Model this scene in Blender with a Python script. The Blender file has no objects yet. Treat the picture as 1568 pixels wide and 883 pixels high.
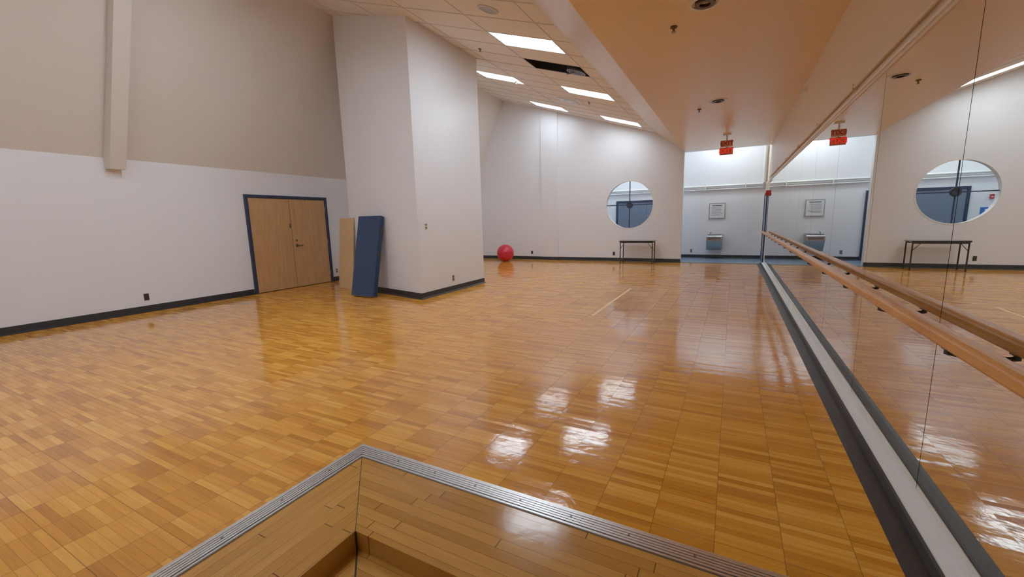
import bpy, bmesh, math, random
from mathutils import Vector, Matrix
scene=bpy.context.scene
# ------------------------------------------------------------------ materials
def nt(name):
    m=bpy.data.materials.new(name); m.use_nodes=True
    t=m.node_tree; b=t.nodes['Principled BSDF']; return m,t,b
def N(t,ty,**k):
    n=t.nodes.new(ty)
    for a,v in k.items(): setattr(n,a,v)
    return n
def mth(t,op,a,b=None,c=None):
    n=t.nodes.new('ShaderNodeMath'); n.operation=op
    for i,v in enumerate((a,b,c)):
        if v is None: continue
        if isinstance(v,(int,float)): n.inputs[i].default_value=v
        else: t.links.new(v,n.inputs[i])
    return n.outputs[0]
def mixc(t,fac,a,b,bt='MIX'):
    n=t.nodes.new('ShaderNodeMix'); n.data_type='RGBA'; n.blend_type=bt
    for i,v in ((0,fac),(6,a),(7,b)):
        if isinstance(v,(int,float)): n.inputs[i].default_value=v
        elif isinstance(v,tuple): n.inputs[i].default_value=(*v,1) if len(v)==3 else v
        else: t.links.new(v,n.inputs[i])
    return n.outputs[2]
def plain(name,col,rough=.5,metal=0,var=.06,scale=3.0,bump=0,bscale=60,spec=.5,coat=0):
    m,t,b=nt(name)
    tc=N(t,'ShaderNodeTexCoord'); no=N(t,'ShaderNodeTexNoise'); no.inputs['Scale'].default_value=scale; no.inputs['Detail'].default_value=4
    t.links.new(tc.outputs['Object'],no.inputs['Vector'])
    lo=tuple(c*(1-var) for c in col); hi=tuple(min(1,c*(1+var)) for c in col)
    t.links.new(mixc(t,no.outputs['Fac'],lo,hi),b.inputs['Base Color'])
    b.inputs['Roughness'].default_value=rough; b.inputs['Metallic'].default_value=metal
    b.inputs['Specular IOR Level'].default_value=spec; b.inputs['Coat Weight'].default_value=coat
    if bump:
        n2=N(t,'ShaderNodeTexNoise'); n2.inputs['Scale'].default_value=bscale
        t.links.new(tc.outputs['Object'],n2.inputs['Vector'])
        bp=N(t,'ShaderNodeBump'); bp.inputs['Strength'].default_value=bump; bp.inputs['Distance'].default_value=.01
        t.links.new(n2.outputs['Fac'],bp.inputs['Height']); t.links.new(bp.outputs['Normal'],b.inputs['Normal'])
    return m
def emis(name,col,s):
    m,t,b=nt(name); b.inputs['Base Color'].default_value=(*col,1)
    b.inputs['Emission Color'].default_value=(*col,1); b.inputs['Emission Strength'].default_value=s; return m
def wood(name,c1,c2,axis='Z',rough=.35,sc=1.0,coat=0):
    m,t,b=nt(name)
    tc=N(t,'ShaderNodeTexCoord'); mp=N(t,'ShaderNodeMapping')
    s=[14*sc]*3; s['XYZ'.index(axis)]=1.2*sc; mp.inputs['Scale'].default_value=s
    t.links.new(tc.outputs['Object'],mp.inputs['Vector'])
    no=N(t,'ShaderNodeTexNoise'); no.inputs['Scale'].default_value=2; no.inputs['Detail'].default_value=6; no.inputs['Distortion'].default_value=.6
    t.links.new(mp.outputs[0],no.inputs['Vector'])
    rp=N(t,'ShaderNodeValToRGB'); rp.color_ramp.elements[0].position=.3; rp.color_ramp.elements[1].position=.7
    rp.color_ramp.elements[0].color=(*c1,1); rp.color_ramp.elements[1].color=(*c2,1)
    t.links.new(no.outputs['Fac'],rp.inputs[0]); t.links.new(rp.outputs[0],b.inputs['Base Color'])
    b.inputs['Roughness'].default_value=rough; b.inputs['Coat Weight'].default_value=coat
    return m
def floorwood(name,U,V,tile,cols,swap=False,stagger=True,rough=.16,bump=.25,joint=.55,gr=(.76,.68,.58),jw=1.0):
    """strips run along U axis; U=strip length, V=strip width"""
    m,t,b=nt(name)
    tc=N(t,'ShaderNodeTexCoord'); sx=N(t,'ShaderNodeSeparateXYZ'); t.links.new(tc.outputs['Object'],sx.inputs[0])
    x,y=(sx.outputs[1],sx.outputs[0]) if swap else (sx.outputs[0],sx.outputs[1])
    v=mth(t,'DIVIDE',y,V); vi=mth(t,'FLOOR',v); vf=mth(t,'FRACT',v)
    u=mth(t,'DIVIDE',x,U)
    if stagger:
        wn=N(t,'ShaderNodeTexWhiteNoise',noise_dimensions='1D'); t.links.new(vi,wn.inputs['W'])
        u=mth(t,'ADD',u,wn.outputs['Value'])
    ui=mth(t,'FLOOR',u); uf=mth(t,'FRACT',u)
    cv=N(t,'ShaderNodeCombineXYZ'); t.links.new(ui,cv.inputs[0]); t.links.new(vi,cv.inputs[1])
    w=N(t,'ShaderNodeTexWhiteNoise',noise_dimensions='3D'); t.links.new(cv.outputs[0],w.inputs['Vector'])
    rp=N(t,'ShaderNodeValToRGB'); cr=rp.color_ramp
    cr.elements[0].position=0; cr.elements[1].position=1
    for k in range(len(cols)-2): cr.elements.new((k+1)/(len(cols)-1))
    for e,c in zip(cr.elements,cols): e.color=(*c,1)
    t.links.new(w.outputs['Value'],rp.inputs[0])
    mp=N(t,'ShaderNodeMapping'); mp.inputs['Scale'].default_value=(60,4,1) if swap else (4,60,1)
    ad=N(t,'ShaderNodeVectorMath',operation='ADD'); t.links.new(tc.outputs['Object'],ad.inputs[0]); t.links.new(w.outputs['Color'],ad.inputs[1])
    t.links.new(ad.outputs[0],mp.inputs['Vector'])
    g=N(t,'ShaderNodeTexNoise'); g.inputs['Scale'].default_value=1; g.inputs['Detail'].default_value=5; t.links.new(mp.outputs[0],g.inputs['Vector'])
    gc=mixc(t,g.outputs['Fac'],gr,(1.15,1.15,1.15)); col=mixc(t,1.0,rp.outputs[0],gc,'MULTIPLY')
    bl=N(t,'ShaderNodeTexNoise'); bl.inputs['Scale'].default_value=.6; t.links.new(tc.outputs['Object'],bl.inputs['Vector'])
    col=mixc(t,1.0,col,mixc(t,bl.outputs['Fac'],(.92,.9,.86),(1.06,1.06,1.08)),'MULTIPLY')
    def edge(f,wd):
        d=mth(t,'ABSOLUTE',mth(t,'SUBTRACT',f,.5)); return mth(t,'GREATER_THAN',d,.5-wd)
    e1=edge(vf,.0009*jw/V); e2=edge(uf,.0016*jw/U)
    e=mth(t,'MAXIMUM',mth(t,'MULTIPLY',e1,.7),e2)
    if tile:
        tf=mth(t,'FRACT',mth(t,'DIVIDE',y,tile)); e=mth(t,'MAXIMUM',e,edge(tf,.0016/tile))
    col=mixc(t,mth(t,'MULTIPLY',e,joint),col,(.12,.045,.01))
    t.links.new(col,b.inputs['Base Color'])
    rn=N(t,'ShaderNodeTexNoise'); rn.inputs['Scale'].default_value=2.5; rn.inputs['Detail'].default_value=5; t.links.new(tc.outputs['Object'],rn.inputs['Vector'])
    t.links.new(mth(t,'ADD',rough-.03,mth(t,'MULTIPLY',rn.outputs['Fac'],.07)),b.inputs['Roughness'])
    tilt=mth(t,'MULTIPLY',mth(t,'SUBTRACT',w.outputs['Value'],.5),mth(t,'MULTIPLY',vf,.0020))
    w2=N(t,'ShaderNodeSeparateXYZ'); t.links.new(w.outputs['Color'],w2.inputs[0])
    tilt2=mth(t,'MULTIPLY',mth(t,'SUBTRACT',w2.outputs[1],.5),mth(t,'MULTIPLY',uf,.0040))
    wv=N(t,'ShaderNodeTexNoise'); wv.inputs['Scale'].default_value=14; wv.inputs['Detail'].default_value=4; t.links.new(tc.outputs['Object'],wv.inputs['Vector'])
    hh=mth(t,'ADD',mth(t,'ADD',tilt,tilt2),mth(t,'MULTIPLY',wv.outputs['Fac'],.0024))
    hh=mth(t,'SUBTRACT',hh,mth(t,'MULTIPLY',e,.0005))
    bp=N(t,'ShaderNodeBump'); bp.inputs['Strength'].default_value=bump; bp.inputs['Distance'].default_value=1.0
    t.links.new(hh,bp.inputs['Height']); t.links.new(bp.outputs['Normal'],b.inputs['Normal'])
    b.inputs['Specular IOR Level'].default_value=.5
    return m

M={}
M['white']=plain('white_paint',(.83,.83,.865),.38,var=.02,scale=.8,bump=.05,bscale=90)
M['slope']=plain('beige_paint',(.75,.69,.64),.55,var=.03,scale=.5,bump=.05,bscale=90)
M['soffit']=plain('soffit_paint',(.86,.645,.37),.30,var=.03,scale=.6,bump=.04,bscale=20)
M['soffit_shade']=plain('soffit_paint_shaded',(.60,.43,.245),.40,var=.03,scale=.6,bump=.04,bscale=20)  # soffit paint with shade put into the colour, offsetting panel light on the sloped facet
M['upper']=plain('cream_paint',(.78,.64,.48),.45,var=.03,scale=.6)
M['tilec']=plain('acoustic_tile',(.84,.78,.71),.9,var=.05,scale=60,bump=.3,bscale=150)
M['grid']=plain('ceiling_grid_metal',(.60,.55,.50),.5)
M['trimw']=plain('white_trim',(.82,.82,.80),.4)
M['black']=plain('black_rubber',(.014,.016,.018),.45,var=.2)
M['void']=plain('dark_void',(.01,.01,.01),.9)
M['gap']=plain('mirror_gap',(.03,.025,.02),.8)
M['lens']=emis('fluorescent_lens',(.80,.91,1.0),19.5)
M['lensf']=emis('dimmer_fluorescent_lens',(.80,.91,1.0),13)
M['lensc']=emis('corridor_fluorescent_lens',(.80,.93,1.0),18)
M['mirror']=plain('mirror_glass',(.86,.86,.80),.0,metal=1,var=.0)
M['alu']=plain('brushed_aluminium',(.68,.68,.68),.32,metal=1,var=.12,scale=30)
M['alud']=plain('aluminium_groove',(.22,.22,.23),.45,metal=1,var=.12,scale=30)
M['steel']=plain('stainless_steel',(.42,.43,.44),.3,metal=1,var=.08)
M['steeld']=plain('grey_steel_panel',(.16,.17,.18),.4,metal=.6)
M['blue']=plain('blue_frame_paint',(.013,.026,.07),.4)
M['bluedoor']=plain('blue_door_paint',(.13,.17,.25),.4)
M['bluemat']=plain('blue_vinyl',(.007,.035,.11),.40,var=.15,scale=5,bump=.15,bscale=40)
M['bluetape']=plain('blue_tape',(.02,.12,.5),.5)
M['red']=plain('red_plastic',(.5,.012,.015),.4)
M['ball']=plain('red_ball_vinyl',(.60,.015,.04),.32,var=.05)
M['door']=wood('maple_veneer',(.50,.26,.10),(.62,.345,.15),'Z',.38)
M['ply']=wood('plywood',(.62,.40,.19),(.70,.47,.25),'Z',.5)
M['rail']=wood('oak_rail',(.58,.21,.03),(.76,.34,.07),'Y',.33)
M['plate']=plain('beige_plate',(.62,.55,.42),.5)
M['brass']=plain('brushed_brass',(.22,.18,.12),.35,metal=1)
M['bronze']=plain('bronze_trim',(.12,.08,.05),.4,metal=.8)
M['dark']=plain('black_metal',(.02,.022,.022),.35)
M['ttop']=plain('grey_laminate',(.22,.24,.24),.2)
M['paper']=plain('printed_paper',(.8,.8,.8),.5)
M['ink']=plain('printed_ink',(.15,.17,.25),.6)
M['greyf']=plain('grey_sign_frame',(.35,.36,.38),.4)
M['tape']=plain('cream_floor_tape',(.92,.66,.27),.5)
M['tilefl']=plain('blue_grey_vinyl_tile',(.17,.24,.34),.25,var=.35,scale=6)
M['exit']=emis('exit_red',(.85,.02,.01),.5)
M['exitbody']=plain('exit_face',(.62,.20,.13),.4)
M['exittop']=plain('exit_housing',(.74,.42,.27),.4)
M['dl']=plain('downlight_reflector',(.35,.27,.2),.15,metal=1)
cols=[(.55,.20,.018),(.67,.265,.026),(.745,.312,.033),(.80,.35,.042),(.88,.43,.068)]
M['parquet']=floorwood('parquet_floor',.27,.0386,.27,cols,stagger=False,rough=.085,joint=.7,bump=.42)
pc=[(.46,.21,.04),(.54,.26,.053),(.60,.30,.066),(.50,.235,.045)]
M['plankY']=floorwood('plank_floor_long',1.1,.057,None,pc,swap=True,rough=.13,joint=.95,jw=1.6)
M['plankX']=floorwood('plank_floor_cross',1.1,.057,None,pc,swap=False,rough=.13,joint=.95,jw=1.6)

# ------------------------------------------------------------------ mesh builder
class B:
    def __init__(s,name): s.n=name;s.v=[];s.f=[];s.m=[];s.sm=[];s.mats=[]
    def mi(s,k):
        if k not in s.mats: s.mats.append(k)
        return s.mats.index(k)
    def face(s,pts,mat,smooth=False):
        i=len(s.v); s.v+= [Vector(p) for p in pts]; s.f.append(list(range(i,i+len(pts)))); s.m.append(s.mi(mat)); s.sm.append(smooth)
    def solid(s,verts,faces,mat,smooth=False,T=None):
        i=len(s.v); vs=[Vector(p) for p in verts]
        if T is not None: vs=[T@p for p in vs]
        s.v+=vs
        for f in faces: s.f.append([i+k for k in f]); s.m.append(s.mi(mat)); s.sm.append(smooth)
    def box(s,x0,x1,y0,y1,z0,z1,mat,T=None):
        vs=[(x,y,z) for x in (x0,x1) for y in (y0,y1) for z in (z0,z1)]
        s.solid(vs,[(0,1,3,2),(4,6,7,5),(0,4,5,1),(2,3,7,6),(0,2,6,4),(1,5,7,3)],mat,T=T)
    def prism(s,bot,top,mat):
        n=len(bot); vs=list(bot)+list(top)
        fs=[tuple(range(n))[::-1],tuple(range(n,2*n))]+[(i,(i+1)%n,n+(i+1)%n,n+i) for i in range(n)]
        s.solid(vs,fs,mat)
    def cyl(s,p0,p1,r,mat,n=20,r2=None,smooth=True):
        p0=Vector(p0);p1=Vector(p1);d=(p1-p0).normalized();a=d.orthogonal().normalized();c=d.cross(a)
        r2=r if r2 is None else r2
        A=[p0+(a*math.cos(2*math.pi*k/n)+c*math.sin(2*math.pi*k/n))*r for k in range(n)]
        Bq=[p1+(a*math.cos(2*math.pi*k/n)+c*math.sin(2*math.pi*k/n))*r2 for k in range(n)]
        s.solid(A+Bq,[(k,(k+1)%n,n+(k+1)%n,n+k) for k in range(n)],mat,smooth)
        i=len(s.v); s.v+=A+Bq
        s.f.append(list(range(i,i+n))[::-1]);s.f.append(list(range(i+n,i+2*n)))
        s.m+=[s.mi(mat)]*2; s.sm+=[False]*2
    def ring(s,c,axis,r0,r1,h,mat,n=48):
        c=Vector(c);d=Vector(axis).normalized();a=d.orthogonal().normalized();e=d.cross(a);V=[]
        for rr,hh in ((r0,0),(r1,0),(r1,h),(r0,h)):
            V+=[c+d*hh+(a*math.cos(2*math.pi*k/n)+e*math.sin(2*math.pi*k/n))*rr for k in range(n)]
        F=[]
        for j in range(4):
            for k in range(n):
                F.append((j*n+k,j*n+(k+1)%n,((j+1)%4)*n+(k+1)%n,((j+1)%4)*n+k))
        s.solid(V,F,mat,False)
    def done(s,center=True,bevel=0,recalc=True):
        me=bpy.data.meshes.new(s.n); 
        o=Vector((0,0,0))
        if center:
            xs=[p.x for p in s.v];ys=[p.y for p in s.v];zs=[p.z for p in s.v]
            o=Vector(((min(xs)+max(xs))/2,(min(ys)+max(ys))/2,min(zs)))
        me.from_pydata([p-o for p in s.v],[],s.f)
        for k in s.mats: me.materials.append(M[k])
        for p,mi,sm in zip(me.polygons,s.m,s.sm): p.material_index=mi;p.use_smooth=sm
        if recalc:
            bm=bmesh.new();bm.from_mesh(me);bmesh.ops.recalc_face_normals(bm,faces=bm.faces);bm.to_mesh(me);bm.free()
        ob=bpy.data.objects.new(s.n,me);ob.location=o;scene.collection.objects.link(ob)
        if bevel:
            b=ob.modifiers.new('bevel','BEVEL');b.width=bevel;b.segments=2;b.limit_method='ANGLE';b.angle_limit=math.radians(50)
        return ob

# ------------------------------------------------------------------ dimensions
XL=-9.24; ZK=2.646; XJ,ZJ=-7.70,5.81; XK,ZKK=-2.322,4.086; XO=-1.436; ZS=3.42
XR=.876; XM=.8624; YF=14.3; YB=-2.6; YA=16.1
cs=(ZJ-ZKK)/(XJ-XK); zc=lambda x: ZKK+cs*(x-XK)
nrm=Vector((-cs,0,1)).normalized()
PX,PY=-2.116,1.81   # metal strip outer corner
b=B('floor')
b.face([(XL,YB,0),(PX,YB,0),(PX,PY,0),(XL,PY,0)],'parquet'); b.face([(XL,PY,0),(XR,PY,0),(XR,YF,0),(XL,YF,0)],'parquet')
b.done(center=False)
SW=.115; QX,QY=PX+SW,PY-SW; CX,CY=-1.53,1.22; 
b=B('floor_entry_planks')
b.face([(QX,YB,0),(CX,YB,0),(CX,CY,0),(QX,QY,0)],'plankY'); b.face([(QX,QY,0),(CX,CY,0),(XR,CY,0),(XR,QY,0)],'plankX')
b.face([(0.2,YB,0),(XR,YB,0),(XR,CY,0),(0.2,CY,0)],'plankY'); b.face([(CX,YB,0),(.2,YB,0),(.2,-.9,0),(CX,-.9,0)],'plankX')
b.done(center=False,recalc=False)
# sunken entry steps (concentric, mitred)
b=B('floor_sunken_step')
lv=[0,-.10,-.26]; ins=[0,.25,.50]
def rect(i): return (CX+ins[i],CY-ins[i],.2-ins[i],-.9+ins[i])
for i in range(2):
    x0,y1,x1,y0=rect(i); z0,z1=lv[i],lv[i+1]
    b.face([(x0,y0,z1),(x0,y1,z1),(x0,y1,z0),(x0,y0,z0)],'plankY'); b.face([(x0,y1,z1),(x1,y1,z1),(x1,y1,z0),(x0,y1,z0)],'plankX')
    b.face([(x1,y1,z1),(x1,y0,z1),(x1,y0,z0),(x1,y1,z0)],'plankY'); b.face([(x1,y0,z1),(x0,y0,z1),(x0,y0,z0),(x1,y0,z0)],'plankX')
    X0,Y1,X1,Y0=rect(i+1)
    b.face([(x0,y0,z1),(X0,Y0,z1),(X0,Y1,z1),(x0,y1,z1)],'plankY'); b.face([(x0,y1,z1),(X0,Y1,z1),(X1,Y1,z1),(x1,y1,z1)],'plankX')
    b.face([(x1,y1,z1),(X1,Y1,z1),(X1,Y0,z1),(x1,y0,z1)],'plankY'); b.face([(x1,y0,z1),(X1,Y0,z1),(X0,Y0,z1),(x0,y0,z1)],'plankX')
X0,Y1,X1,Y0=rect(2); b.face([(X0,Y0,lv[2]),(X1,Y0,lv[2]),(X1,Y1,lv[2]),(X0,Y1,lv[2])],'plankX')
b.done(center=False,recalc=False)
b=B('trim_mitre_joint')
def seam(xa,ya,xb,yb,z,w):
    d=Vector((xb-xa,yb-ya,0)).normalized(); n=Vector((-d.y,d.x,0))*w
    b.prism([(xa-n.x,ya-n.y,z-.001),(xb-n.x,yb-n.y,z-.001),(xb+n.x,yb+n.y,z-.001),(xa+n.x,ya+n.y,z-.001)],[(xa-n.x,ya-n.y,z+.0012),(xb-n.x,yb-n.y,z+.0012),(xb+n.x,yb+n.y,z+.0012),(xa+n.x,ya+n.y,z+.0012)],'gap')
seam(QX,QY,CX,CY,0,.0016); seam(CX,CY,CX+ins[1],CY-ins[1],lv[1],.004); b.box(CX-.001,CX+.006,CY-.006,CY+.001,lv[1],-.001,'gap')
b.done()
# metal transition strip
b=B('trim_metal_transition')
def mstrip(a0,a1,z,mat):
    b.prism([(PX+a0,YB+.02,-.002),(PX+a1,YB+.02,-.002),(PX+a1,PY-a1,-.002),(PX+a0,PY-a0,-.002)],[(PX+a0,YB+.02,z),(PX+a1,YB+.02,z),(PX+a1,PY-a1,z),(PX+a0,PY-a0,z)],mat)
    b.prism([(PX+a0,PY-a0,-.002),(PX+a1,PY-a1,-.002),(.68,PY-a1,-.002),(.68,PY-a0,-.002)],[(PX+a0,PY-a0,z),(PX+a1,PY-a1,z),(.68,PY-a1,z),(.68,PY-a0,z)],mat)
mstrip(0,SW,.004,'alud')
for k in range(7):
    a=.001+k*.0163; mstrip(a,a+.0115,.009 if k not in(0,6) else .006,'alu')
for k in range(9):
    b.cyl((-1.75+k*.28,PY-SW/2,.004),(-1.75+k*.28,PY-SW/2,.0105),.006,'alud',10)
    b.cyl((PX+SW/2,1.5-k*.3,.004),(PX+SW/2,1.5-k*.3,.0105),.006,'alud',10)
b.done()
b=B('floor_corridor'); b.face([(-10.5,YF,0.0),(3,YF,0),(3,YA,0),(-10.5,YA,0)],'tilefl'); b.done(center=False)
b=B('trim_floor_threshold'); b.box(XO,XR,YF-.02,YF+.02,0,.006,'dark'); b.done()
# left wall, slope
TH=.15
b=B('wall_left'); b.box(XL-TH,XL,YB,YF+.2,0,ZK,'white'); b.done(center=False)
b=B('wall_left_slope'); b.face([(XL,YB,ZK),(XL,YF,ZK),(XJ,YF,ZJ),(XJ,YB,ZJ)],'slope'); b.done(center=False,recalc=False)
sd=Vector((XJ-XL,0,ZJ-ZK)).normalized(); sn=Vector((sd.z,0,-sd.x))
b=B('trim_slope_rib')
p=[Vector((XL,0,2.46)),Vector((XL,0,ZK)),Vector((XJ,0,ZJ)),Vector((XJ,0,ZJ))+sn*.16-Vector((0,0,.0)),Vector((XL+.17,0,2.46))]
b.prism([(q.x,3.19,q.z) for q in p],[(q.x,3.40,q.z) for q in p],'slope'); b.done(center=False)
# main ceiling with cells
xs=[XJ]; x=-2.60-1.18*4
while x<XK: xs.append(x); x+=1.18
xs.append(XK); ys=[YB]; y=6.46-.66*13
while y<YF: ys.append(y); y+=.66
ys.append(YF)
cell=lambda x,y:(min(range(len(xs)-1),key=lambda i:abs((xs[i]+xs[i+1])/2-x)),min(range(len(ys)-1),key=lambda i:abs((ys[i]+ys[i+1])/2-y)))
lights=[cell(X,Y) for X in (-3.19,-5.55) for Y in (6.79,10.09,13.39,3.49,.19)]
lights=[c for c in lights if not(c==cell(-5.55,6.79))]
hole=cell(-3.19,8.11)
b=B('ceiling')
for i in range(len(xs)-1):
    for j in range(len(ys)-1):
        if (i,j) in lights or (i,j)==hole: continue
        b.face([(xs[i],ys[j],zc(xs[i])),(xs[i],ys[j+1],zc(xs[i])),(xs[i+1],ys[j+1],zc(xs[i+1])),(xs[i+1],ys[j],zc(xs[i+1]))],'tilec')
b.done(center=False,recalc=False)
b=B('trim_ceiling_grid')
def cbox(x0,x1,y0,y1,o0,o1,mat,bb):
    P=[Vector((x,y,zc(x)))+nrm*o for x in (x0,x1) for y in (y0,y1) for o in (o0,o1)]
    bb.solid(P,[(0,1,3,2),(4,6,7,5),(0,4,5,1),(2,3,7,6),(0,2,6,4),(1,5,7,3)],mat)
for x in xs[1:-1]: cbox(x-.010,x+.010,YB,YF-.002,-.005,.004,'grid',b)
for y in ys[1:-1]: cbox(XJ+.02,XK-.005,y-.010,y+.010,-.006,.003,'grid',b)
b.done()
for (i,j) in lights:
    b=B('ceiling_light_panel'); x0,x1,y0,y1=xs[i]+.012,xs[i+1]-.012,ys[j]+.013,ys[j+1]-.013
    cbox(x0,x1,y0,y1,.03,.05,'lensf' if y0>12.5 else 'lens',b)
    for (a,c,d,e) in ((x0,x1,y0,y0+.02),(x0,x1,y1-.02,y1),(x0,x0+.02,y0,y1),(x1-.02,x1,y0,y1)): cbox(a,c,d,e,-.002,.05,'trimw',b)
    for f in (1/3,2/3):
        ym=y0+(y1-y0)*f; cbox(x0,x1,ym-.016,ym+.016,.0,.029,'trimw',b)
    b.done()
i,j=hole
b=B('ceiling_opening')
x0,x1,y0,y1=xs[i],xs[i+1],ys[j],ys[j+1]
P=lambda x,y,o: tuple(Vector((x,y,zc(x)))+nrm*o)
b.face([P(x0,y0,.3),P(x0,y1,.3),P(x1,y1,.3),P(x1,y0,.3)],'void')
for (a,c,d,e) in ((x0,y0,x1,y0),(x1,y0,x1,y1),(x1,y1,x0,y1),(x0,y1,x0,y0)): b.face([P(a,c,0),P(d,e,0),P(d,e,.3),P(a,c,.3)],'void')
b.done(recalc=False)
b=B('ceiling_vent_duct')
c=Vector((-2.83,8.22,zc(-2.83)))-nrm*.012
for r0,r1 in ((.02,.045),(.07,.095),(.12,.145),(.165,.19)): b.ring(c,nrm,r0,r1,.03,'steeld')
b.box(c.x-.19,c.x+.19,c.y-.008,c.y+.008,c.z+.0,c.z+.02,'steeld',)
b.cyl(c+nrm*.03,c+nrm*.28,.19,'dark',40); b.done()
b=B('ceiling_speaker'); c=Vector((-3.17,5.49,zc(-3.17)))
b.ring(c-nrm*.012,nrm,.12,.15,.014,'grid'); b.cyl(c-nrm*.008,c+nrm*.002,.122,'greyf',40); b.done()
b=B('ceiling_air_diffuser'); xv,yv=-4.19,11.6
cbox(xv-.3,xv+.3,yv-.3,yv+.3,-.012,-.004,'trimw',b)
for k in range(4): 
    r=.26-.06*k
    cbox(xv-r,xv+r,yv-r,yv+r,-.016-.002*k,-.012-.002*k,'greyf' if k%2==0 else 'trimw',b)
b.done()
def sprinkler(x,y,z):
    b=B('ceiling_sprinkler'); b.cyl((x,y,z),(x,y,z-.012),.035,'bronze',20); b.cyl((x,y,z-.012),(x,y,z-.05),.012,'brass',12); b.cyl((x,y,z-.05),(x,y,z-.055),.022,'brass',16); b.done()
for X,Y in ((-.66,5.03),(-.67,8.92)): sprinkler(X,Y,ZS)
for X,Y in ((-5.17,10.28),(-3.5,11.2),(-4.6,7.6)): sprinkler(X,Y,zc(X)+.003)
# soffit
b=B('ceiling_soffit')
b.face([(XK,YB,ZKK),(XK,YF,ZKK),(XO,YF,ZS),(XO,YB,ZS)],'soffit_shade'); b.face([(XO,YB,ZS),(XO,YF,ZS),(XR,YF,ZS),(XR,YB,ZS)],'soffit')
b.done(center=False,recalc=False)
for Y in (4.65,8.47,.8):
    b=B('ceiling_downlight'); b.ring((-.34,Y,ZS-.008),(0,0,1),.115,.15,.009,'trimw'); b.cyl((-.34,Y,ZS-.004),(-.34,Y,ZS-.001),.116,'dl',40)
    b.ring((-.34,Y,ZS-.02),(0,0,1),.05,.09,.014,'bronze'); b.done()
b=B('wall_right'); b.box(XR,XR+TH,YB,YA,0,4.25,'upper'); b.done(center=False)
# far wall with round window opening
b=B('wall_far')
prof=[(XL,0),(XO,0),(XO,ZS),(XK,ZKK),(XJ,ZJ),(XL,ZK)]
b.prism([(x,YF,z) for x,z in prof],[(x,YF+.2,z) for x,z in prof],'white'); wf=b.done(center=False)
WX,WZ,WR=-3.091,1.88,.772
b=B('cut'); b.cyl((WX,YF-.5,WZ),(WX,YF+.7,WZ),WR,'white',96); cut=b.done(center=False)
bm=bmesh.new();bm.from_mesh(cut.data);bmesh.ops.remove_doubles(bm,verts=bm.verts,dist=1e-5);bmesh.ops.recalc_face_normals(bm,faces=bm.faces);bm.to_mesh(cut.data);bm.free()
md=wf.modifiers.new('b','BOOLEAN');md.operation='DIFFERENCE';md.object=cut;md.solver='EXACT'
dg=bpy.context.evaluated_depsgraph_get(); nm=bpy.data.meshes.new_from_object(wf.evaluated_get(dg)); wf.modifiers.clear(); wf.data=nm
bpy.data.objects.remove(cut)
for p in wf.data.polygons: p.use_smooth=False
b=B('window_1')
b.ring((WX,YF-.006,WZ),(0,1,0),WR-.012,WR+.022,.03,'trimw',96)
b.box(WX-WR+.01,WX+WR-.01,YF+.08,YF+.11,WZ-.014,WZ+.014,'blue'); b.box(WX-.014,WX+.014,YF+.08,YF+.11,WZ-WR+.01,WZ+WR-.01,'blue')
b.cyl((WX,YF+.07,WZ),(WX,YF+.12,WZ),.11,'blue',40); b.ring((WX,YF+.06,WZ),(0,1,0),.07,.095,.01,'dark',40)
b.done()
b=B('trim_far_pilaster')
x0,x1=-6.24,-5.60
b.prism([(x0,YF-.05,0),(x1,YF-.05,0),(x1,YF,0),(x0,YF,0)],[(x0,YF-.05,zc(x0)),(x1,YF-.05,zc(x1)),(x1,YF,zc(x1)),(x0,YF,zc(x0))],'white'); b.done(center=False)
b=B('wall_far_bulkhead'); b.box(XO,XR,YF,YF+.2,ZS,4.25,'white'); b.done(center=False)
b=B('wall_corridor'); b.box(-10.5,XR+TH,YA,YA+TH,0,4.25,'white'); b.done(center=False)
b=B('wall_corridor_end'); b.box(-10.65,-10.5,YF,YA+TH,0,4.25,'white'); b.done(center=False)
b=B('ceiling_corridor'); b.box(-10.65,XR+TH,YF+.2,YA+TH,4.25,4.35,'white'); b.done(center=False)
for X in (-.3,-3.3,-6.6):
    b=B('corridor_light_panel'); b.box(X-.6,X+.6,15.1,15.5,4.21,4.249,'lensc'); b.box(X-.63,X+.63,15.07,15.53,4.235,4.2495,'trimw'); b.done()
b=B('wall_back'); b.box(XL,XR,YB-TH,YB,0,6,'white'); b.done(center=False)
# column
b=B('wall_column')
cp=[(-5.243,6.19),(-5.243,8.485),(XJ-.0,9.1),(XJ-.0,6.77)]
b.prism([(x,y,0) for x,y in cp],[(x,y,zc(x)+.01) for x,y in cp],'white'); b.done(center=False)

# baseboards
def base(name,segs,h=.115,leg=.055):
    b=B(name)
    for (x0,y0,x1,y1,nx,ny) in segs:
        pr=[(0.001,0.001),(leg,0.001),(leg,.006),(.016,.028),(.010,h),(0.001,h)]
        b.prism([(x0+nx*d,y0+ny*d,z) for d,z in pr],[(x1+nx*d,y1+ny*d,z) for d,z in pr],'black')
    b.done()
base('baseboard_left',[(XL,YB,XL,5.35,1,0),(XL,7.41,XL,YF,1,0)])
fv=Vector((XJ+5.243,6.77-6.19,0)).normalized(); fn=(fv.y,-fv.x); fn=(fn[0],fn[1]) if fn[1]<0 else (-fn[0],-fn[1])
base('baseboard_column',[(-5.243,6.19,XJ,6.77,fn[0],fn[1]),(-5.243,6.15,-5.243,8.485,1,0)])
base('baseboard_far',[(XL,YF,-6.24,YF,0,-1),(-6.26,YF-.05,-5.58,YF-.05,0,-1),(-5.60,YF,XO,YF,0,-1)])
base('baseboard_corridor',[(-10.5,YA,-3.95,YA,0,-1),(-1.72,YA,XR,YA,0,-1)])
b=B('baseboard_right')
pr=[(.688,.001),(.72,.010),(.775,.013),(.785,.05),(.800,.05),(.800,.001)]
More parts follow.
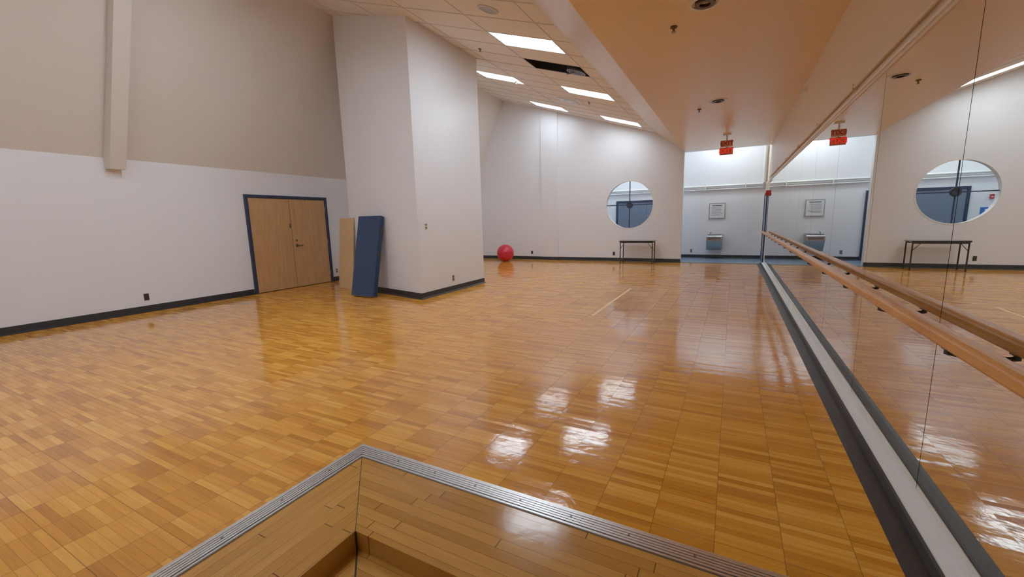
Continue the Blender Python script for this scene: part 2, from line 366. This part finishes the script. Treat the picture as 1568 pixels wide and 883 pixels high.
b.prism([(x,YB,z) for x,z in pr],[(x,YF+.1,z) for x,z in pr],'black'); b.done()
b=B('trim_mirror_ledge'); b.box(.8005,XM+.011,YB,YF+.1,.001,.045,'trimw'); b.box(XM-.004,XM+.011,YB,YF+.1,.045,.10,'trimw'); b.done()

# mirror
ZMB=.1005
b=B('wall_mirror')
b.box(.8745,.8758,-.03,14.2,ZMB,2.386,'gap')
y=2.55-1.285*4
while y<14.1:
    b.box(XM,.874,y+.003,min(y+1.285,14.2)-.003,ZMB,2.386,'mirror'); y+=1.285
b.done()
b=B('trim_mirror_channel'); b.box(.856,.8755,YB,14.2,2.386,2.41,'upper'); b.box(.845,.8755,YB,14.2,2.41,2.425,'trimw'); b.done()
b=B('wall_conduit'); b.cyl((.855,YB,2.50),(.855,14.3,2.50),.014,'upper',12)
for k in range(8): b.box(.838,.875,1.2+k*1.75,1.25+k*1.75,2.475,2.525,'upper')
b.done()
b=B('ballet_barre')
pr=[]; 
for k in range(20):
    a=2*math.pi*k/20; cxx,czz=math.cos(a),math.sin(a); sg=lambda v,p:math.copysign(abs(v)**p,v)
    pr.append((.768+.037*sg(cxx,.6),.953+.030*sg(czz,.6)))
b.prism([(x,-1.5,z) for x,z in pr],[(x,14.1,z) for x,z in pr],'rail')
y=.45
while y<14:
    b.box(.753,.783,y-.02,y+.02,.914,.926,'dark'); b.cyl((.768,y,.92),(.768,y,.895),.011,'dark',12); b.cyl((.768,y,.90),(XM-.002,y,.885),.009,'dark',12); b.cyl((XM-.010,y,.885),(XM-.001,y,.885),.024,'dark',16); y+=.86
b.done()

# doors
b=B('door_1')
F0,F1,FT=5.36,7.40,2.15; fw=.065; XD=XL+.001
b.box(XD,XL+.05,F0,F0+fw,0.001,FT,'blue');b.box(XD,XL+.05,F1-fw,F1,0.001,FT,'blue');b.box(XD,XL+.05,F0+fw,F1-fw,FT-fw,FT,'blue')
mid=6.37
b.box(XL+.002,XL+.03,F0+fw+.004,mid-.007,.014,FT-fw-.006,'door');b.box(XL+.002,XL+.03,mid+.007,F1-fw-.004,.014,FT-fw-.006,'door')
b.box(XL+.001,XL+.004,F0+fw,F1-fw,.001,FT-fw,'gap')
b.box(XL+.03,XL+.034,mid-.05,mid-.008,1.42,1.52,'brass')
hy=mid+.10
b.cyl((XL+.03,hy,1.0),(XL+.04,hy,1.0),.036,'brass',24);b.cyl((XL+.03,hy,1.0),(XL+.075,hy,1.0),.012,'brass',12)
b.cyl((XL+.075,hy-.01,1.0),(XL+.075,hy+.13,.995),.012,'brass',12)
b.cyl((XL+.03,hy,1.12),(XL+.040,hy,1.12),.026,'brass',20)
for z in (.25,1.05,1.85):
    for yy in (F0+fw+.003,F1-fw-.003): b.cyl((XL+.036,yy,z-.05),(XL+.036,yy,z+.05),.009,'steel',10)
b.done(bevel=.003)
b=B('door_2')
x0,x1,zt=-3.95,-1.72,2.08; Y=YA
b.box(x0,x0+.07,Y-.05,Y-.001,.001,zt,'blue');b.box(x1-.07,x1,Y-.05,Y-.001,.001,zt,'blue');b.box(x0+.07,x1-.07,Y-.05,Y-.001,zt-.07,zt,'blue')
xm=(x0+x1)/2; b.box(x0+.072,xm-.003,Y-.035,Y-.001,.01,zt-.073,'bluedoor');b.box(xm+.003,x1-.072,Y-.035,Y-.001,.01,zt-.073,'bluedoor')
for s in (-1,1):
    b.cyl((xm+s*.08,Y-.09,.95),(xm+s*.08,Y-.09,1.2),.012,'steel',12)
    for z in (.97,1.18): b.cyl((xm+s*.08,Y-.09,z),(xm+s*.08,Y-.035,z),.01,'steel',10)
b.done(bevel=.003)
b=B('door_3'); b.box(XR-.035,XR-.001,14.75,14.83,.001,2.12,'blue');b.box(XR-.035,XR-.001,15.75,15.83,.001,2.12,'blue');b.box(XR-.035,XR-.001,14.83,15.75,2.05,2.12,'blue'); b.box(XR-.02,XR-.001,14.83,15.75,.001,2.05,'bluedoor'); b.done()

# gym mat leaning on the column, board beside it
b=B('folded_gym_mat')
ang=math.atan2(.37,1.60)
dirx=Vector((.9995,.03,0)).normalized()
base_p=Vector((-6.88,5.92,0))
up=Vector((-dirx.y*math.sin(ang),dirx.x*math.sin(ang),math.cos(ang))); th=up.cross(dirx)
if th.y<0: th=-th
T=Matrix(((dirx.x,th.x,up.x,base_p.x),(dirx.y,th.y,up.y,base_p.y),(dirx.z,th.z,up.z,base_p.z),(0,0,0,1)))
n=4; tk=.03
T=Matrix.Translation((0,0,n*tk*math.sin(ang)+.004))@T
def rbox(bb,x0,x1,y0,y1,z0,z1,r,mat,T):
    pts=[]
    for cx_,cy_,a0 in ((x1-r,y1-r,0),(x0+r,y1-r,90),(x0+r,y0+r,180),(x1-r,y0+r,270)):
        for k in range(5):
            a=math.radians(a0+k*22.5); pts.append((cx_+r*math.cos(a),cy_+r*math.sin(a)))
    bb.prism([T@Vector((x,y,z0)) for x,y in pts],[T@Vector((x,y,z1)) for x,y in pts],mat)
for k in range(n): rbox(b,0,.60,k*tk+.0007,(k+1)*tk-.003,0,1.63,.010,'bluemat',T)
for k in (0,2): rbox(b,.0,.601,k*tk+.004,(k+2)*tk-.006,1.625,1.634,.008,'bluemat',T)
for z in (.25,.8,1.3): b.box(.596,.603,.015,n*tk-.015,z,z+.1,'dark',T=T)
b.done()
b=B('plywood_board')
dirb=Vector((-fv.x,-fv.y,0))
ang2=math.atan2(.16,1.60); bp=Vector((-8.12,6.66,0)); up2=Vector((-dirb.y*math.sin(ang2),dirb.x*math.sin(ang2),math.cos(ang2))); th2=up2.cross(dirb)
if th2.y<0: th2=-th2
T2=Matrix(((dirb.x,th2.x,up2.x,bp.x),(dirb.y,th2.y,up2.y,bp.y),(dirb.z,th2.z,up2.z,.004),(0,0,0,1)))
b.box(0,.62,0,.02,0,1.61,'ply',T=T2); b.done(bevel=.002)
# ball
bm=bmesh.new(); bmesh.ops.create_uvsphere(bm,u_segments=64,v_segments=48,radius=.31)
for v in bm.verts:
    z=v.co.z; r=1+.004*math.cos(z*90); v.co.x*=r; v.co.y*=r
    if v.co.z<-.302: v.co.z=-.302
for f in bm.faces: f.smooth=True
me=bpy.data.meshes.new('exercise_ball'); bm.to_mesh(me);bm.free(); me.materials.append(M['ball'])
o=bpy.data.objects.new('exercise_ball',me); o.location=(-7.3,13.35,.303); scene.collection.objects.link(o)
# table
b=B('folding_table')
x0,x1,y0,y1,zt=-3.2,-2.2,13.62,14.08,.73
b.box(x0-.03,x1+.03,y0-.02,y1+.02,zt-.03,zt,'ttop'); b.box(x0-.03,x1+.03,y0-.021,y0-.015,zt-.04,zt,'dark')
b.box(x0,x1,y0,y0+.02,zt-.075,zt-.03,'dark');b.box(x0,x1,y1-.02,y1,zt-.075,zt-.03,'dark')
for x in (x0,x1):
    for y in (y0+.01,y1-.01): b.cyl((x,y,.002),(x,y,zt-.03),.016,'dark',12); b.cyl((x,y,.001),(x,y,.03),.022,'dark',12)
    b.cyl((x,y0,.12),(x,y1,.12),.011,'dark',10)
    s=1 if x==x0 else -1
    b.cyl((x,y0+.01,zt-.25),(x+s*.16,y0+.01,zt-.05),.008,'dark',8)
b.done()
# outlets
def outlet(name,pos,n,mat='dark',w=.075,h=.12):
    b=B(name); p=Vector(pos); n=Vector(n); u=Vector((-n.y,n.x,0))
    T=Matrix(((u.x,n.x,0,p.x),(u.y,n.y,0,p.y),(0,0,1,p.z),(0,0,0,1)))
    b.box(-w/2,w/2,.001,.008,-h/2,h/2,mat,T=T)
    for z in (-.028,.028): b.box(-.017,.017,.008,.011,z-.014,z+.014,'dark' if mat!='dark' else 'black',T=T)
    b.done(bevel=.002)
outlet('wall_outlet',(XL,3.45,.27),(1,0,0)); outlet('wall_outlet',(XL,7.55,.27),(1,0,0),'plate')
outlet('wall_outlet',(-5.243,7.23,.28),(1,0,0),'steel'); outlet('thermostat',(-5.243,6.42,1.39),(1,0,0),'plate',.07,.11)
outlet('wall_outlet',(-6.67,YF,.26),(0,-1,0)); outlet('wall_outlet',(-3.57,YF,.26),(0,-1,0)); outlet('wall_outlet',(-1.27,YA,.25),(0,-1,0),'steel')
b=B('wall_access_panel'); q=Vector((-5.243,6.19,0))+fv*.75; u=Vector((fv.x,fv.y,0)); nn=Vector((fn[0],fn[1],0))
T=Matrix(((u.x,nn.x,0,q.x),(u.y,nn.y,0,q.y),(0,0,1,.0),(0,0,0,1))); b.box(0,.26,.001,.006,.16,.55,'white',T=T); b.done(bevel=.002)
b=B('floor_tape_line'); b.box(-1.836,-1.799,6.03,8.75,.0005,.0015,'tape'); b.done()
# exit sign
def text(s,size,loc,mat,par,ext=.003):
    c=bpy.data.curves.new('letters','FONT'); c.body=s; c.size=size; c.align_x='CENTER'; c.align_y='CENTER'; c.extrude=ext; c.offset=.004
    o=bpy.data.objects.new('letters',c); scene.collection.objects.link(o); c.materials.append(M[mat]); o.rotation_euler=(math.pi/2,0,0); o.location=Vector(loc)-par.location; o.parent=par
b=B('exit_sign'); b.box(-.385,-.095,11.9,11.95,2.93,3.10,'exitbody'); b.box(-.375,-.105,11.91,11.94,3.115,3.27,'exittop'); b.box(-.26,-.22,11.915,11.935,3.10,3.39,'trimw'); b.box(-.33,-.15,11.88,11.97,3.385,3.419,'trimw'); ex=b.done(bevel=.003)
text('EXIT',.16,(-.24,11.893,3.015),'exit',ex); text('EXIT',.14,(-.24,11.903,3.193),'red',ex)
# notice
b=B('framed_notice'); x0,x1,z0,z1=-.76,-.25,1.35,1.88; Y=YA
b.box(x0,x1,Y-.025,Y-.001,z0,z1,'greyf'); b.box(x0+.03,x1-.03,Y-.03,Y-.025,z0+.03,z1-.03,'paper')
b.box(x0+.10,x1-.10,Y-.032,Y-.03,z1-.10,z1-.07,'ink')
random.seed(3)
for k in range(8): b.box(x0+.08,x1-.08-random.random()*.1,Y-.032,Y-.03,z1-.15-k*.038,z1-.140-k*.038,'ink')
b.done()
# water fountain
b=B('drinking_fountain'); x0,x1=-.78,-.30
pr=[(YA-.001,.30),(YA-.22,.30),(YA-.30,.42),(YA-.44,.62),(YA-.45,.76),(YA-.40,.80),(YA-.001,.84)]
b.prism([(x0,y,z) for y,z in pr],[(x1,y,z) for y,z in pr],'steel')
b.box(x0+.03,x1-.03,YA-.405,YA-.12,.815,.822,'steeld'); b.box(x0+.04,x1-.04,YA-.456,YA-.448,.66,.73,'steeld'); b.box(x0+.05,x1-.05,YA-.235,YA-.22,.31,.40,'steeld')
b.cyl((x0+.10,YA-.18,.82),(x0+.10,YA-.18,.88),.014,'steel',12); b.cyl((x0+.10,YA-.18,.88),(x0+.15,YA-.24,.90),.012,'steel',12)
b.done(bevel=.01)
# pipes
b=B('corridor_pipe'); b.cyl((-10.4,YA-.06,2.44),(.80,YA-.06,2.44),.035,'trimw',16); b.cyl((-10.4,YA-.05,2.33),(.80,YA-.05,2.33),.018,'trimw',12)
b.cyl((.80,YA-.06,2.40),(.80,YA-.06,4.24),.035,'trimw',16); b.cyl((.80,YA-.06,2.44),(.80,14.6,2.44),.035,'trimw',16)
b.cyl((.80,14.6,2.44),(.80,14.6,4.24),.03,'trimw',16)
for x in (-8,-5,-2.4,-.9,.3): b.box(x-.015,x+.015,YA-.1,YA-.001,2.30,2.48,'trimw')
b.done()
b=B('fire_alarm_horn'); b.box(.80,XR-.001,14.36,14.48,1.98,2.14,'red'); b.cyl((.80,14.42,2.03),(.785,14.42,2.03),.03,'red',16); b.box(.79,.80,14.39,14.45,2.08,2.12,'paper'); b.done(bevel=.005)
b=B('blue_corner_guard'); b.box(.855,.875,14.215,14.27,.9,2.0,'bluetape'); b.done()
b=B('accessible_sign'); b.box(-4.45,-4.2,YA-.006,YA-.001,1.28,1.50,'bluetape'); b.box(-4.36,-4.29,YA-.008,YA-.006,1.34,1.45,'paper'); b.done()
b=B('fire_alarm_pull'); b.box(-4.42,-4.34,YA-.05,YA-.001,1.72,1.84,'red'); b.box(-4.41,-4.35,YA-.054,YA-.05,1.76,1.78,'paper'); b.done(bevel=.004)
b=B('wall_sensor'); b.cyl((.875,7.9,3.28),(.82,7.9,3.26),.03,'trimw',16); b.cyl((.82,7.9,3.26),(.79,7.9,3.22),.012,'trimw',10); b.done()
# world + camera
w=bpy.data.worlds.new('world'); scene.world=w; w.use_nodes=True; w.node_tree.nodes['Background'].inputs[0].default_value=(.9,.95,1,1); w.node_tree.nodes['Background'].inputs[1].default_value=.15
f,pit,rol,yaw=637.7667,.1606,-.0251,.4867
Fw=Vector((-math.sin(yaw)*math.cos(pit),math.cos(yaw)*math.cos(pit),-math.sin(pit)))
r0=Vector((math.cos(yaw),math.sin(yaw),0)); u0=r0.cross(Fw)
R=r0*math.cos(rol)+u0*math.sin(rol); U=-r0*math.sin(rol)+u0*math.cos(rol)
cd=bpy.data.cameras.new('camera'); cd.sensor_width=36; cd.lens=f/1568*36; cd.clip_start=.02
co=bpy.data.objects.new('camera',cd); scene.collection.objects.link(co)
co.matrix_world=Matrix(((R.x,U.x,-Fw.x,0),(R.y,U.y,-Fw.y,0),(R.z,U.z,-Fw.z,1.45),(0,0,0,1)))
scene.camera=co
scene.view_settings.view_transform='Standard'; scene.view_settings.look='None'; scene.view_settings.exposure=0; scene.view_settings.gamma=1.17
